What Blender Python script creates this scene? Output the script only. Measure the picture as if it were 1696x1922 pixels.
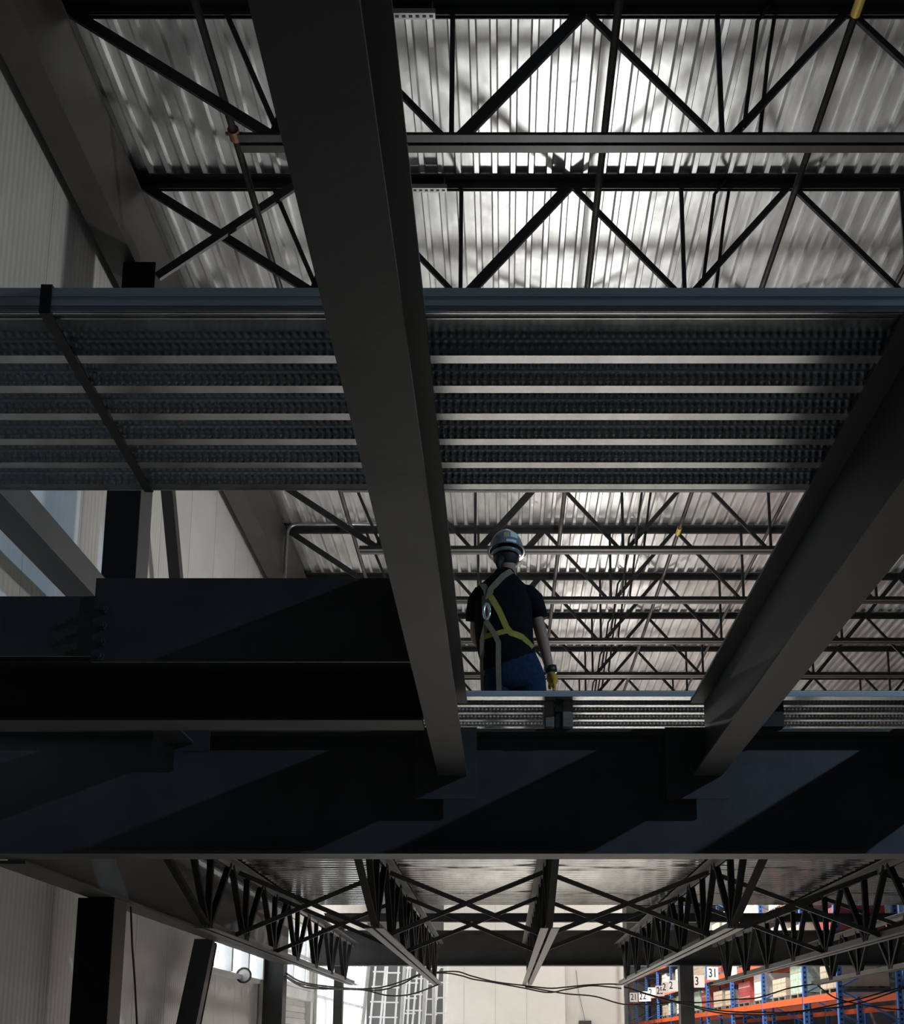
import bpy, bmesh, math, random
from mathutils import Vector, Matrix
from mathutils.bvhtree import BVHTree

random.seed(7)
for o in list(bpy.data.objects):
    bpy.data.objects.remove(o, do_unlink=True)
SC = bpy.context.scene
COL = SC.collection

# ------------------------------------------------------------------ camera
# level-ish phone camera held at eye height, lens shifted upwards
IMG_W, IMG_H = 1696.0, 1922.0
FOC = 2100.0
TAN = 0.188
cam_d = bpy.data.cameras.new('camera')
cam = bpy.data.objects.new('camera', cam_d)
COL.objects.link(cam)
cam.location = (0, 0, 1.6)
cam.rotation_euler = (math.pi / 2 + math.atan(TAN), 0, 0)
cam_d.sensor_fit = 'HORIZONTAL'
cam_d.sensor_width = 36.0
cam_d.lens = FOC * 36.0 / IMG_W
cam_d.shift_x = (IMG_W / 2 - 945.0) / IMG_W
cam_d.shift_y = ((1957.0 - FOC * TAN) - IMG_H / 2) / IMG_W
cam_d.clip_start = 0.05
cam_d.clip_end = 200
SC.camera = cam

# ------------------------------------------------------------------ world, exposure
w = bpy.data.worlds.new('world')
SC.world = w
w.use_nodes = True
w.node_tree.nodes['Background'].inputs[0].default_value = (0.55, 0.62, 0.7, 1)
w.node_tree.nodes['Background'].inputs[1].default_value = 0.02
SC.view_settings.view_transform = 'Standard'
SC.view_settings.look = 'None'
SC.view_settings.exposure = 0.0
SC.view_settings.gamma = 1.0
SC.view_settings.use_curve_mapping = False

# ------------------------------------------------------------------ lamps of the hall
def lamp(name, kind, loc, power, color, target=None, size=0.3, spot=None, blend=0.3, spread=None):
    d = bpy.data.lights.new(name, kind)
    d.energy = power
    d.color = color
    if kind == 'AREA':
        d.shape = 'DISK'
        d.size = size
        if spread:
            d.spread = spread
    else:
        d.shadow_soft_size = size
    if kind == 'SPOT':
        d.spot_size = spot
        d.spot_blend = blend
    o = bpy.data.objects.new(name, d)
    COL.objects.link(o)
    o.location = loc
    if target is not None:
        o.rotation_euler = (Vector(target) - Vector(loc)).to_track_quat('-Z', 'Y').to_euler()
    return o

# work floodlight standing on the mezzanine behind the worker, aimed at the roof
lamp('floodlight', 'AREA', (0.9, 12.3, 4.3), 150, (1.0, 0.98, 0.95), (0.5, 10.0, 8.8), 0.6)
# second floodlight further down the mezzanine
lamp('floodlight', 'AREA', (2.0, 21.5, 4.9), 105, (1.0, 0.93, 0.86), (2.0, 19.5, 8.8), 0.6)
# cool wall lamp to the right of the mezzanine
lamp('wall_lamp', 'SPOT', (8.9, 2.3, 7.5), 1700, (0.5, 0.74, 1.0), (-0.5, 6.0, 2.85), 0.07, math.radians(40), 0.15)
# warehouse high bays
for hx, hy, hz, hp in ((-1.7, 20.9, 7.0, 110), (0.4, 21.8, 7.4, 100), (3.6, 22.6, 7.4, 400), (4.2, 27.0, 7.4, 560), (4.2, 33.0, 7.4, 500), (4.2, 42.0, 7.4, 800)):
    lamp('high_bay', 'AREA', (hx, hy, hz), hp, (1.0, 0.96, 0.9), (hx, hy, 0), 0.6)
# added lamps below the view, brightening the slab for bounce under the mezzanine
for sx, sy, sp_ in ((0.3, 7.3, 12), (1.9, 7.3, 12), (-0.2, 9.0, 22), (0.6, 9.4, 20), (1.6, 9.0, 15), (0.0, 17.2, 60), (1.6, 17.8, 60), (3.2, 17.4, 60)):
    lamp('floor_fill', 'AREA', (sx, sy, 1.45), sp_, (1.0, 0.94, 0.86), (sx, sy, 0), 0.4)

# ------------------------------------------------------------------ materials
def mat(name, base, rough=0.5, metal=0.0, noise=0.0, nscale=6.0, bump=0.0, bscale=40.0, emit=None, stretch=None, spec=None):
    m = bpy.data.materials.new(name)
    m.use_nodes = True
    nt = m.node_tree
    b = nt.nodes['Principled BSDF']
    b.inputs['Base Color'].default_value = (*base, 1)
    b.inputs['Roughness'].default_value = rough
    b.inputs['Metallic'].default_value = metal
    if spec is not None:
        b.inputs['Specular IOR Level'].default_value = spec
    tc = nt.nodes.new('ShaderNodeTexCoord')
    mp = nt.nodes.new('ShaderNodeMapping')
    nt.links.new(tc.outputs['Object'], mp.inputs[0])
    if stretch:
        mp.inputs['Scale'].default_value = stretch
    if noise > 0:
        n = nt.nodes.new('ShaderNodeTexNoise')
        n.inputs['Scale'].default_value = nscale
        n.inputs['Detail'].default_value = 6
        n.inputs['Roughness'].default_value = 0.62
        nt.links.new(mp.outputs[0], n.inputs['Vector'])
        r = nt.nodes.new('ShaderNodeValToRGB')
        lo = [max(0, c * (1 - noise)) for c in base]
        hi = [min(1, c * (1 + noise)) for c in base]
        r.color_ramp.elements[0].position = 0.3
        r.color_ramp.elements[0].color = (*lo, 1)
        r.color_ramp.elements[1].position = 0.7
        r.color_ramp.elements[1].color = (*hi, 1)
        nt.links.new(n.outputs['Fac'], r.inputs[0])
        nt.links.new(r.outputs[0], b.inputs['Base Color'])
        rr = nt.nodes.new('ShaderNodeMapRange')
        rr.inputs[3].default_value = max(0.05, rough - 0.1)
        rr.inputs[4].default_value = min(1, rough + 0.1)
        nt.links.new(n.outputs['Fac'], rr.inputs[0])
        nt.links.new(rr.outputs[0], b.inputs['Roughness'])
    if bump > 0:
        n2 = nt.nodes.new('ShaderNodeTexNoise')
        n2.inputs['Scale'].default_value = bscale
        n2.inputs['Detail'].default_value = 4
        nt.links.new(mp.outputs[0], n2.inputs['Vector'])
        bp = nt.nodes.new('ShaderNodeBump')
        bp.inputs['Strength'].default_value = bump
        bp.inputs['Distance'].default_value = 0.02
        nt.links.new(n2.outputs['Fac'], bp.inputs['Height'])
        nt.links.new(bp.outputs[0], b.inputs['Normal'])
    if emit:
        b.inputs['Emission Color'].default_value = (*emit[0], 1)
        b.inputs['Emission Strength'].default_value = emit[1]
    return m

M = {}
M['steel'] = mat('charcoal_primer_steel', (0.042, 0.042, 0.044), 0.55, 0.0, 0.25, 3.0, 0.05, 30)
M['steel_brown'] = mat('brown_grey_primer_steel', (0.055, 0.051, 0.048), 0.55, 0.0, 0.25, 3.0, 0.05, 30)
M['joist'] = mat('black_joist_paint', (0.03, 0.03, 0.032), 0.5, 0.0, 0.3, 5.0)
M['black'] = mat('shaded_black_steel', (0.009, 0.009, 0.0095), 0.7, 0.0, 0.3, 4.0, spec=0.15)  # shade on column faces and floor joist webs put into the colour
M['deckedge'] = mat('cool_lit_zinc_edge', (0.50, 0.53, 0.56), 0.7, 0.2, 0.12, 4.0, stretch=(0.4, 1, 8))  # separate blue-grey edge tone, putting cool light on the bundle face into colour
M['chord'] = mat('grey_chord_paint', (0.05, 0.049, 0.048), 0.5, 0.0, 0.25, 5.0)
M['lchord'] = mat('grey_floor_joist_chord_paint', (0.11, 0.102, 0.094), 0.45, 0.0, 0.25, 5.0)
M['concrete'] = mat('concrete_floor', (0.52, 0.51, 0.49), 0.45, 0.0, 0.2, 1.2, 0.05, 25)
M['white_wall'] = mat('white_partition_paint', (0.62, 0.60, 0.56), 0.75, 0.0, 0.05, 1.5)
M['grey_wall'] = mat('grey_partition_paint', (0.52, 0.50, 0.47), 0.75, 0.0, 0.05, 1.5)
M['dark_wall'] = mat('dark_hall_wall', (0.12, 0.12, 0.12), 0.8, 0.0, 0.2, 1.0)
M['mullion'] = mat('white_aluminium', (0.82, 0.84, 0.85), 0.35, 0.1, 0.08, 8.0)
M['pipe'] = mat('black_iron_pipe', (0.05, 0.045, 0.042), 0.45, 0.3, 0.4, 10.0)
M['rust'] = mat('rusty_orange_coupling', (0.22, 0.08, 0.04), 0.6, 0.2, 0.4, 20.0)
M['yellow'] = mat('yellow_pipe_tag', (0.6, 0.42, 0.05), 0.5)
M['galvpipe'] = mat('galvanised_conduit', (0.42, 0.43, 0.44), 0.35, 0.8, 0.15, 12.0)
M['cable'] = mat('black_rubber_cable', (0.012, 0.012, 0.012), 0.5)
M['redcord'] = mat('dark_red_cord', (0.09, 0.02, 0.02), 0.5)
M['strap'] = mat('black_steel_strap', (0.012, 0.015, 0.014), 0.45)
M['wood'] = mat('grey_timber_dunnage', (0.22, 0.19, 0.16), 0.8, 0.0, 0.3, 9.0, 0.1, 60, stretch=(1, 1, 6))
M['darkwood'] = mat('dark_timber_dunnage', (0.02, 0.018, 0.016), 0.8, 0.0, 0.3, 9.0)
M['blue'] = mat('blue_rack_paint', (0.07, 0.19, 0.56), 0.4, 0.0, 0.12, 5.0)
M['orange'] = mat('orange_rack_paint', (0.80, 0.13, 0.03), 0.4, 0.0, 0.12, 5.0)
M['card'] = mat('cardboard', (0.56, 0.46, 0.35), 0.8, 0.0, 0.12, 6.0)
M['carton'] = mat('white_carton', (0.75, 0.73, 0.70), 0.6, 0.0, 0.08, 6.0)
M['redbox'] = mat('red_wrapped_load', (0.42, 0.07, 0.07), 0.4, 0.0, 0.25, 4.0)
M['greenbox'] = mat('pale_green_print', (0.45, 0.58, 0.48), 0.6, 0.0, 0.35, 9.0)
M['sign'] = mat('white_sign_plate', (0.82, 0.82, 0.80), 0.5)
M['ink'] = mat('black_print', (0.01, 0.01, 0.01), 0.6)
M['shirt'] = mat('black_cotton', (0.007, 0.007, 0.008), 0.95, 0.0, 0.3, 20.0, 0.3, 25, spec=0.1)
M['jeans'] = mat('blue_denim', (0.012, 0.027, 0.062), 0.9, 0.0, 0.35, 30.0, 0.3, 40, spec=0.1)
M['skin'] = mat('skin', (0.30, 0.19, 0.14), 0.6, 0.0, 0.08, 12.0)
M['hair'] = mat('dark_hair', (0.012, 0.01, 0.009), 0.7, 0.0, 0.3, 40.0)
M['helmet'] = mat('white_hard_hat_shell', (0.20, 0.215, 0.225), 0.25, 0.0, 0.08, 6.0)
M['sticker'] = mat('tan_sticker', (0.45, 0.40, 0.28), 0.5)
M['sticker2'] = mat('pale_blue_sticker', (0.62, 0.70, 0.74), 0.4)
M['web_yellow'] = mat('yellow_harness_webbing', (0.34, 0.29, 0.05), 0.8, 0.0, 0.15, 40.0)
M['web_grey'] = mat('grey_harness_webbing', (0.19, 0.16, 0.10), 0.8, 0.0, 0.15, 40.0)
M['dring'] = mat('steel_d_ring', (0.75, 0.80, 0.82), 0.2, 0.7)
M['glove'] = mat('yellow_work_glove', (0.50, 0.30, 0.03), 0.8, 0.0, 0.2, 20.0)
M['window'] = mat('daylit_frosted_pane', (0.7, 0.75, 0.8), 0.4, emit=((0.93, 0.97, 1.0), 1.7))
M['fill_pane'] = mat('cool_fill_pane', (0.5, 0.6, 0.7), 0.4, emit=((0.5, 0.76, 1.0), 0.22))
M['shutter'] = mat('white_roller_shutter', (0.70, 0.72, 0.72), 0.45, 0.0, 0.06, 3.0)
M['boot'] = mat('brown_boot', (0.06, 0.04, 0.025), 0.7)

# galvanised roof deck: spangle, long stains, sparse dents
def galv(name, base, rough, dents, emboss=False, metal=0.85):
    m = bpy.data.materials.new(name)
    m.use_nodes = True
    nt = m.node_tree
    L = nt.links.new
    b = nt.nodes['Principled BSDF']
    b.inputs['Metallic'].default_value = metal
    tc = nt.nodes.new('ShaderNodeTexCoord')
    geo = nt.nodes.new('ShaderNodeNewGeometry')
    n = nt.nodes.new('ShaderNodeTexNoise')
    n.inputs['Scale'].default_value = 2.2
    n.inputs['Detail'].default_value = 7
    n.inputs['Roughness'].default_value = 0.6
    mp = nt.nodes.new('ShaderNodeMapping')
    mp.inputs['Scale'].default_value = (3.0, 0.6, 1.0) if not emboss else (0.5, 3.0, 1.0)
    L(geo.outputs['Position'], mp.inputs[0])
    L(mp.outputs[0], n.inputs['Vector'])
    r = nt.nodes.new('ShaderNodeValToRGB')
    r.color_ramp.elements[0].position = 0.3
    r.color_ramp.elements[0].color = (*[c * 0.72 for c in base], 1)
    r.color_ramp.elements[1].position = 0.72
    r.color_ramp.elements[1].color = (*[min(1, c * 1.2) for c in base], 1)
    L(n.outputs['Fac'], r.inputs[0])
    L(r.outputs[0], b.inputs['Base Color'])
    rr = nt.nodes.new('ShaderNodeMapRange')
    rr.inputs[3].default_value = rough * 0.76
    rr.inputs[4].default_value = rough * 1.28
    L(n.outputs['Fac'], rr.inputs[0])
    L(rr.outputs[0], b.inputs['Roughness'])
    bp = nt.nodes.new('ShaderNodeBump')
    bp.inputs['Distance'].default_value = 0.01
    if emboss:
        # rolled lug pattern on the flute sides
        wv = nt.nodes.new('ShaderNodeTexWave')
        wv.wave_type = 'BANDS'
        wv.bands_direction = 'X'
        wv.inputs['Scale'].default_value = 13.0
        wv.inputs['Distortion'].default_value = 0.0
        L(geo.outputs['Position'], wv.inputs['Vector'])
        wz = nt.nodes.new('ShaderNodeTexWave')
        wz.wave_type = 'BANDS'
        wz.bands_direction = 'Z'
        wz.inputs['Scale'].default_value = 14.0
        L(geo.outputs['Position'], wz.inputs['Vector'])
        mx = nt.nodes.new('ShaderNodeMath')
        mx.operation = 'MULTIPLY'
        L(wv.outputs['Fac'], mx.inputs[0])
        L(wz.outputs['Fac'], mx.inputs[1])
        bp.inputs['Strength'].default_value = 0.6
        L(mx.outputs[0], bp.inputs['Height'])
    else:
        v = nt.nodes.new('ShaderNodeTexVoronoi')
        v.inputs['Scale'].default_value = 1.7
        L(geo.outputs['Position'], v.inputs['Vector'])
        mr = nt.nodes.new('ShaderNodeMapRange')
        mr.inputs[1].default_value = 0.0
        mr.inputs[2].default_value = 0.10
        mr.interpolation_type = 'SMOOTHSTEP'
        L(v.outputs['Distance'], mr.inputs[0])
        n3 = nt.nodes.new('ShaderNodeTexNoise')
        n3.inputs['Scale'].default_value = 1.6
        n3.inputs['Detail'].default_value = 3
        L(geo.outputs['Position'], n3.inputs['Vector'])
        ad = nt.nodes.new('ShaderNodeMath')
        ad.operation = 'MULTIPLY_ADD'
        ad.inputs[1].default_value = 5.0
        L(n3.outputs['Fac'], ad.inputs[0])
        L(mr.outputs[0], ad.inputs[2])
        bp.inputs['Strength'].default_value = dents
        L(ad.outputs[0], bp.inputs['Height'])
    L(bp.outputs[0], b.inputs['Normal'])
    return m

M['deck'] = galv('galvanised_roof_deck', (0.60, 0.61, 0.61), 0.42, 0.5)
M['floordeck'] = galv('galvanised_floor_deck', (0.62, 0.62, 0.61), 0.15, 0.0, metal=1.0)
M['bundle'] = galv('galvanised_composite_deck', (0.58, 0.585, 0.59), 0.22, 0.0)
M['emboss'] = galv('embossed_deck_flute_side', (0.40, 0.43, 0.46), 0.45, 0.1, True)

# insulated wall panels with fine vertical ribs
def ribbed(name, base):
    m = mat(name, base, 0.5, 0.0, 0.06, 1.2)
    nt = m.node_tree
    L = nt.links.new
    geo = nt.nodes.new('ShaderNodeNewGeometry')
    wv = nt.nodes.new('ShaderNodeTexWave')
    wv.wave_type = 'BANDS'
    wv.bands_direction = 'Y'
    wv.inputs['Scale'].default_value = 4.2
    L(geo.outputs['Position'], wv.inputs['Vector'])
    bp = nt.nodes.new('ShaderNodeBump')
    bp.inputs['Strength'].default_value = 0.25
    bp.inputs['Distance'].default_value = 0.01
    L(wv.outputs['Fac'], bp.inputs['Height'])
    L(bp.outputs[0], nt.nodes['Principled BSDF'].inputs['Normal'])
    return m
M['panel'] = ribbed('white_ribbed_wall_panel', (0.70, 0.70, 0.68))

# ------------------------------------------------------------------ mesh helpers
class MB:
    def __init__(self):
        self.v = []
        self.f = []
        self.mi = []
    def face(self, idx, mi=0):
        self.f.append(idx)
        self.mi.append(mi)
    def box(self, x0, x1, y0, y1, z0, z1, mi=0):
        n = len(self.v)
        self.v += [(x, y, z) for z in (z0, z1) for y in (y0, y1) for x in (x0, x1)]
        for q in ((0, 2, 3, 1), (4, 5, 7, 6), (0, 1, 5, 4), (2, 6, 7, 3), (0, 4, 6, 2), (1, 3, 7, 5)):
            self.face([n + i for i in q], mi)
        return self
    def bar(self, p0, p1, wd, ht, up=(0, 1, 0), mi=0):
        # wd is measured across, ht along up
        p0 = Vector(p0); p1 = Vector(p1)
        d = (p1 - p0).normalized()
        u = Vector(up)
        s = d.cross(u)
        if s.length < 1e-4:
            s = d.cross(Vector((1, 0, 0)))
        s.normalize()
        u = s.cross(d).normalized()
        n = len(self.v)
        for p in (p0, p1):
            for a, b in ((-1, -1), (1, -1), (1, 1), (-1, 1)):
                self.v.append(tuple(p + s * a * wd / 2 + u * b * ht / 2))
        for q in ((3, 2, 1, 0), (4, 5, 6, 7), (0, 1, 5, 4), (1, 2, 6, 5), (2, 3, 7, 6), (3, 0, 4, 7)):
            self.face([n + i for i in q], mi)
        return self
    def tube(self, pts, r, n=8, mi=0, cap=True):
        pts = [Vector(p) for p in pts]
        base = len(self.v)
        prev = None
        for i, p in enumerate(pts):
            a = pts[max(0, i - 1)]; b = pts[min(len(pts) - 1, i + 1)]
            d = (b - a).normalized()
            u = prev if prev is not None else (Vector((0, 0, 1)) if abs(d.z) < 0.9 else Vector((1, 0, 0)))
            s = d.cross(u).normalized()
            u = s.cross(d).normalized()
            prev = u
            rad = r[i] if isinstance(r, (list, tuple)) else r
            for k in range(n):
                t = 2 * math.pi * k / n
                self.v.append(tuple(p + s * math.cos(t) * rad + u * math.sin(t) * rad))
        for i in range(len(pts) - 1):
            for k in range(n):
                k2 = (k + 1) % n
                self.face([base + i * n + k, base + i * n + k2, base + (i + 1) * n + k2, base + (i + 1) * n + k], mi)
        if cap:
            self.face([base + k for k in reversed(range(n))], mi)
            e = base + (len(pts) - 1) * n
            self.face([e + k for k in range(n)], mi)
        return self
    def extrude_profile(self, prof, a0, a1, axis, mis=None, closed=False):
        # prof: list of (u, w); axis 'X' -> (a, u, w); axis 'Y' -> (u, a, w)
        n = len(self.v)
        for a in (a0, a1):
            for u, ww in prof:
                self.v.append((a, u, ww) if axis == 'X' else (u, a, ww))
        k = len(prof)
        for i in range(k if closed else k - 1):
            j = (i + 1) % k
            self.face([n + i, n + j, n + k + j, n + k + i], mis[i] if mis else 0)
        if closed:
            self.face([n + i for i in range(k)])
            self.face([n + k + i for i in reversed(range(k))])
        return self
    def mesh(self, name, mats):
        me = bpy.data.meshes.new(name)
        me.from_pydata([tuple(p) for p in self.v], [], self.f)
        if not isinstance(mats, (list, tuple)):
            mats = [mats]
        for m in mats:
            me.materials.append(M[m] if isinstance(m, str) else m)
        for p, i in zip(me.polygons, self.mi):
            p.material_index = i
        bm = bmesh.new()
        bm.from_mesh(me)
        bmesh.ops.recalc_face_normals(bm, faces=bm.faces)
        bm.to_mesh(me)
        bm.free()
        return me

def link(name, me, parent=None, loc=None):
    o = bpy.data.objects.new(name, me)
    COL.objects.link(o)
    if parent is not None:
        o.parent = parent
    if loc is not None:
        o.location = loc
    return o

def build(name, mb, mats, parent=None, loc=None, smooth=False):
    me = mb.mesh(name, mats)
    if smooth:
        for p in me.polygons:
            p.use_smooth = True
    return link(name, me, parent, loc)

def tag(o, label, cat, group=None):
    o['label'] = label
    o['category'] = cat
    if group:
        o['group'] = group
    return o

def thing(name, label, cat, loc=(0, 0, 0), group=None):
    o = bpy.data.objects.new(name, None)
    o.empty_display_size = 0.1
    COL.objects.link(o)
    o.location = loc
    return tag(o, label, cat, group)

def struct(o):
    o['kind'] = 'structure'
    return o

def dup(root, loc, label, group=None):
    r = root.copy()
    COL.objects.link(r)
    r.location = loc
    r['label'] = label
    if group:
        r['group'] = group
    for ch in list(root.children):
        c = ch.copy()
        COL.objects.link(c)
        c.parent = r
        for g in list(ch.children):
            d = g.copy()
            COL.objects.link(d)
            d.parent = c
    return r

ORD = ['first', 'second', 'third', 'fourth', 'fifth', 'sixth', 'seventh', 'eighth', 'ninth', 'tenth', 'eleventh', 'twelfth', 'thirteenth', 'fourteenth', 'fifteenth', 'sixteenth']

def i_beam_y(root, xc, y0, y1, z0, z1, fw, tf=0.016, tw=0.011, m='steel'):
    """I-section running along Y; parts in world coordinates relative to root"""
    L = root.location
    def b(n, x0, x1, a, c, zz0, zz1):
        return build(n, MB().box(x0 - L.x, x1 - L.x, a - L.y, c - L.y, zz0 - L.z, zz1 - L.z), m, root)
    b('bottom_flange', xc - fw / 2, xc + fw / 2, y0, y1, z0, z0 + tf)
    b('top_flange', xc - fw / 2, xc + fw / 2, y0, y1, z1 - tf, z1)
    b('web', xc - tw / 2, xc + tw / 2, y0, y1, z0 + tf, z1 - tf)

def i_beam_x(root, x0, x1, yc, z0, z1, fw, tf=0.018, tw=0.012, m='steel'):
    L = root.location
    def b(n, a, c, zz0, zz1):
        return build(n, MB().box(x0 - L.x, x1 - L.x, a - L.y, c - L.y, zz0 - L.z, zz1 - L.z), m, root)
    b('bottom_flange', yc - fw / 2, yc + fw / 2, z0, z0 + tf)
    b('top_flange', yc - fw / 2, yc + fw / 2, z1 - tf, z1)
    b('web', yc - tw / 2, yc + tw / 2, z0 + tf, z1 - tf)

# ================================================================== SETTING
XL, XR, YB, YF, ZR = -3.42, 12.0, -6.0, 60.0, 8.8
struct(build('floor', MB().box(XL - 0.3, XR + 0.3, YB - 0.3, YF + 0.3, -0.2, 0.0), 'concrete'))
struct(build('wall_right', MB().box(XR, XR + 0.2, YB, YF, 0, ZR + 0.3), 'dark_wall'))
struct(build('wall_back', MB().box(XL, XR, YB - 0.2, YB, 0, ZR + 0.3), 'dark_wall'))
wb = struct(build('window_3', MB().box(-0.6, 9.6, YB + 0.0, YB + 0.05, 3.1, 3.2).box(-0.6, 9.6, YB, YB + 0.05, 6.4, 6.5), 'mullion'))  # added window out of view, glowing to give cool fill from behind the camera
for k in range(7):
    build('mullion', MB().box(-0.6 + k * 1.7 - .04 , -0.6 + k * 1.7 + .04, YB, YB + 0.05, 3.2, 6.4), 'mullion', wb)
for k in range(6):
    build('pane', MB().box(-0.6 + k * 1.7 + .04, -0.6 + (k + 1) * 1.7 - .04, YB + 0.01, YB + 0.02, 3.2, 6.4), 'fill_pane', wb)
struct(build('wall_far', MB().box(XL, XR, YF, YF + 0.2, 0, ZR + 0.3), 'white_wall'))

# ceiling: insulation board above, fluted steel sheets below
ceil = struct(build('ceiling', MB().box(XL - 0.2, XR + 0.2, YB, YF, ZR + 0.045, ZR + 0.3), 'dark_wall'))
PITCH, DEP = 0.1524, 0.040
prof = []
for k in range(6):
    u = k * PITCH
    prof += [(u, DEP), (u + 0.088, DEP), (u + 0.101, 0.0), (u + 0.139, 0.0)]
prof.append((6 * PITCH, DEP))
SHEET_L = 4.89
sheet_me = MB().extrude_profile(prof, 0, SHEET_L - 0.004, 'Y').mesh('deck_sheet', 'deck')
for j in range(7):
    for i in range(17):
        x = -3.09 + i * 6 * PITCH
        y = 0.2 + j * SHEET_L
        if x > XR - 0.3:
            continue
        s = link('deck_sheet', sheet_me, ceil, (x, y, ZR))

# left wall: tall insulated panels, each its own piece
wl = struct(build('wall_left', MB().box(XL - 0.25, XL - 0.03, YB, 15.7, 0, ZR + 0.2), 'dark_wall'))
PW = 0.985
pm = MB().box(-0.03, 0, 0.004, PW - 0.004, 0, ZR).mesh('wall_panel', 'panel')
y = 7.46 - PW * 13
while y < 15.6:
    if y > YB:
        link('wall_panel', pm, wl, (XL, y, 0.0))
    y += PW
# band above the glazed part
struct(build('wall_left', MB().box(XL - 0.25, XL, 15.7, YF, 3.6, ZR + 0.2), 'white_wall'))
struct(build('wall_left', MB().box(XL - 0.25, XL, 30.2, YF, 0, 3.6), 'white_wall'))

# ================================================================== ROOF STEEL
def joist_kit():
    """open-web roof joist along X at local y = 0, local z = 0 at the deck"""
    t = thing('roof_joist', 'x', 'joist', (0, 0, ZR), 'open-web roof joists')
    x0, x1 = -3.15, 11.7
    tc = MB()
    for s in (-1, 1):
        tc.box(x0, x1, min(s * .012, s * .082), max(s * .012, s * .082), -0.008, 0.0)
        tc.box(x0, x1, min(s * .012, s * .019), max(s * .012, s * .019), -0.082, -0.008)
    build('top_chord', tc, 'joist', t)
    bc = MB()
    for s in (-1, 1):
        bc.box(-1.82, x1, min(s * .014, s * .078), max(s * .014, s * .078), -1.115, -1.107)
        bc.box(-1.82, x1, min(s * .014, s * .021), max(s * .014, s * .021), -1.107, -1.04)
    build('bottom_chord', bc, 'chord', t)
    zt, zb = -0.05, -1.07
    def wm(a, b, wd):
        build('web_member', MB().bar((a[0], 0, a[1]), (b[0], 0, b[1]), wd, 0.028), 'joist', t)
    wm((-3.05, zt), (-1.58, zb), 0.075)
    wm((-1.96, zt), (-1.54, zb), 0.036)
    wm((-1.28, zt), (-1.60, zb), 0.05)
    for k in range(7):
        xt = -1.28 + 1.866 * k
        xb = xt + 0.92
        if xb > x1:
            break
        wm((xt, zt), (xb - 0.05, zb), 0.044 if k else 0.04)
        wm((xb, zt), (xb, zb), 0.034)
        wm((xt + 1.866 - 0.03, zt), (xb + 0.06, zb), 0.085 if k == 0 else 0.05)
    return t
J0 = joist_kit()
JY = [6.70 + 1.63 * k for k in range(-1, 15)]
J0.location = (0, JY[0], ZR)
J0['label'] = 'open-web roof joist running overhead just out of frame above the top edge'
for k, y in enumerate(JY[1:]):
    if k == 0:
        lab = 'open-web roof joist nearest the viewer, topmost in the photo'
    elif k < 11:
        lab = 'black open-web roof joist, %s counted down from the top of the photo' % ORD[k]
    else:
        lab = 'far open-web roof joist, %s counted down from the top of the photo' % ORD[k]
    dup(J0, (0, y, ZR), lab)

# eave beam along the left wall
t = thing('eave_beam', 'brown-grey steel eave beam running along the top of the left wall', 'beam', (-3.19, 0.5, 8.0))
i_beam_y(t, -3.19, 0.5, 31, 8.0, 8.72, 0.24, m='steel_brown')
build('side_plate', MB().box(0.105, 0.115, 0, 30.5, 0.016, 0.704), 'steel_brown', t)

# wall columns
def column(name, xc, yc, z1, wd, label, mm='joist', side='steel_brown'):
    t = thing(name, label, 'column', (xc, yc, 0))
    build('web', MB().box(-wd / 2 + .012, wd / 2 - .012, -0.008, 0.008, 0.02, z1), mm, t)
    build('flange', MB().box(-wd / 2, -wd / 2 + .014, -wd / 2, wd / 2, 0.02, z1), side, t)
    build('flange', MB().box(wd / 2 - .014, wd / 2, -wd / 2, wd / 2, 0.02, z1), side, t)
    build('cover_plate', MB().box(-wd / 2, wd / 2, -wd / 2 - 0.012, -wd / 2, 0.02, z1), mm, t)
    build('base_plate', MB().box(-wd / 2 - .06, wd / 2 + .06, -wd / 2 - .06, wd / 2 + .06, 0, 0.02), mm, t)
    return t
column('wall_column', -3.03, 8.42, 2.66, 0.27, 'black steel column at bottom left carrying the edge beam', 'black', 'steel_brown')
uc = column('wall_column', -3.03, 8.42, 4.54, 0.27, 'black steel column standing above the edge beam against the left wall', 'black', 'steel_brown')
uc.location.z = 3.445
column('wall_column', -3.19, 15.75, 7.99, 0.27, 'dark steel column by the daylit windows at the end of the edge beam', 'joist', 'steel')
# column cap
t = thing('wall_brace', 'long thin steel brace slanting across the left wall beyond the black column', 'brace', (-3.2, 9.2, 8.0))
build('tube', MB().bar((0, 0, 0), (0, 2.95, -5.25), 0.11, 0.11, (1, 0, 0)), 'steel', t)
build('gusset', MB().box(-0.006, 0.006, -0.15, 0.15, -0.2, 0.12), 'steel', t)
t = thing('wall_brace', 'thick dark brace leaning at the bottom left beside the hanging red cord', 'brace', (-3.18, 10.45, 0.0))
build('post', MB().bar((0, 0, 0.0), (0, 1.50, 2.64), 0.17, 0.2, (1, 0, 0)), 'joist', t)
build('edge_flange', MB().bar((0.09, 0.08, 0.0), (0.09, 1.58, 2.64), 0.05, 0.02, (1, 0, 0)), 'steel', t)

# diagonal knee brace by the column top
t = tag(build('knee_brace', MB().bar((-2.86, 8.24, 7.82), (-1.70, 8.24, 8.72), 0.07, 0.03), 'joist'),
        'diagonal black brace crossing the second roof joist beside the column top', 'brace')

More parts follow.
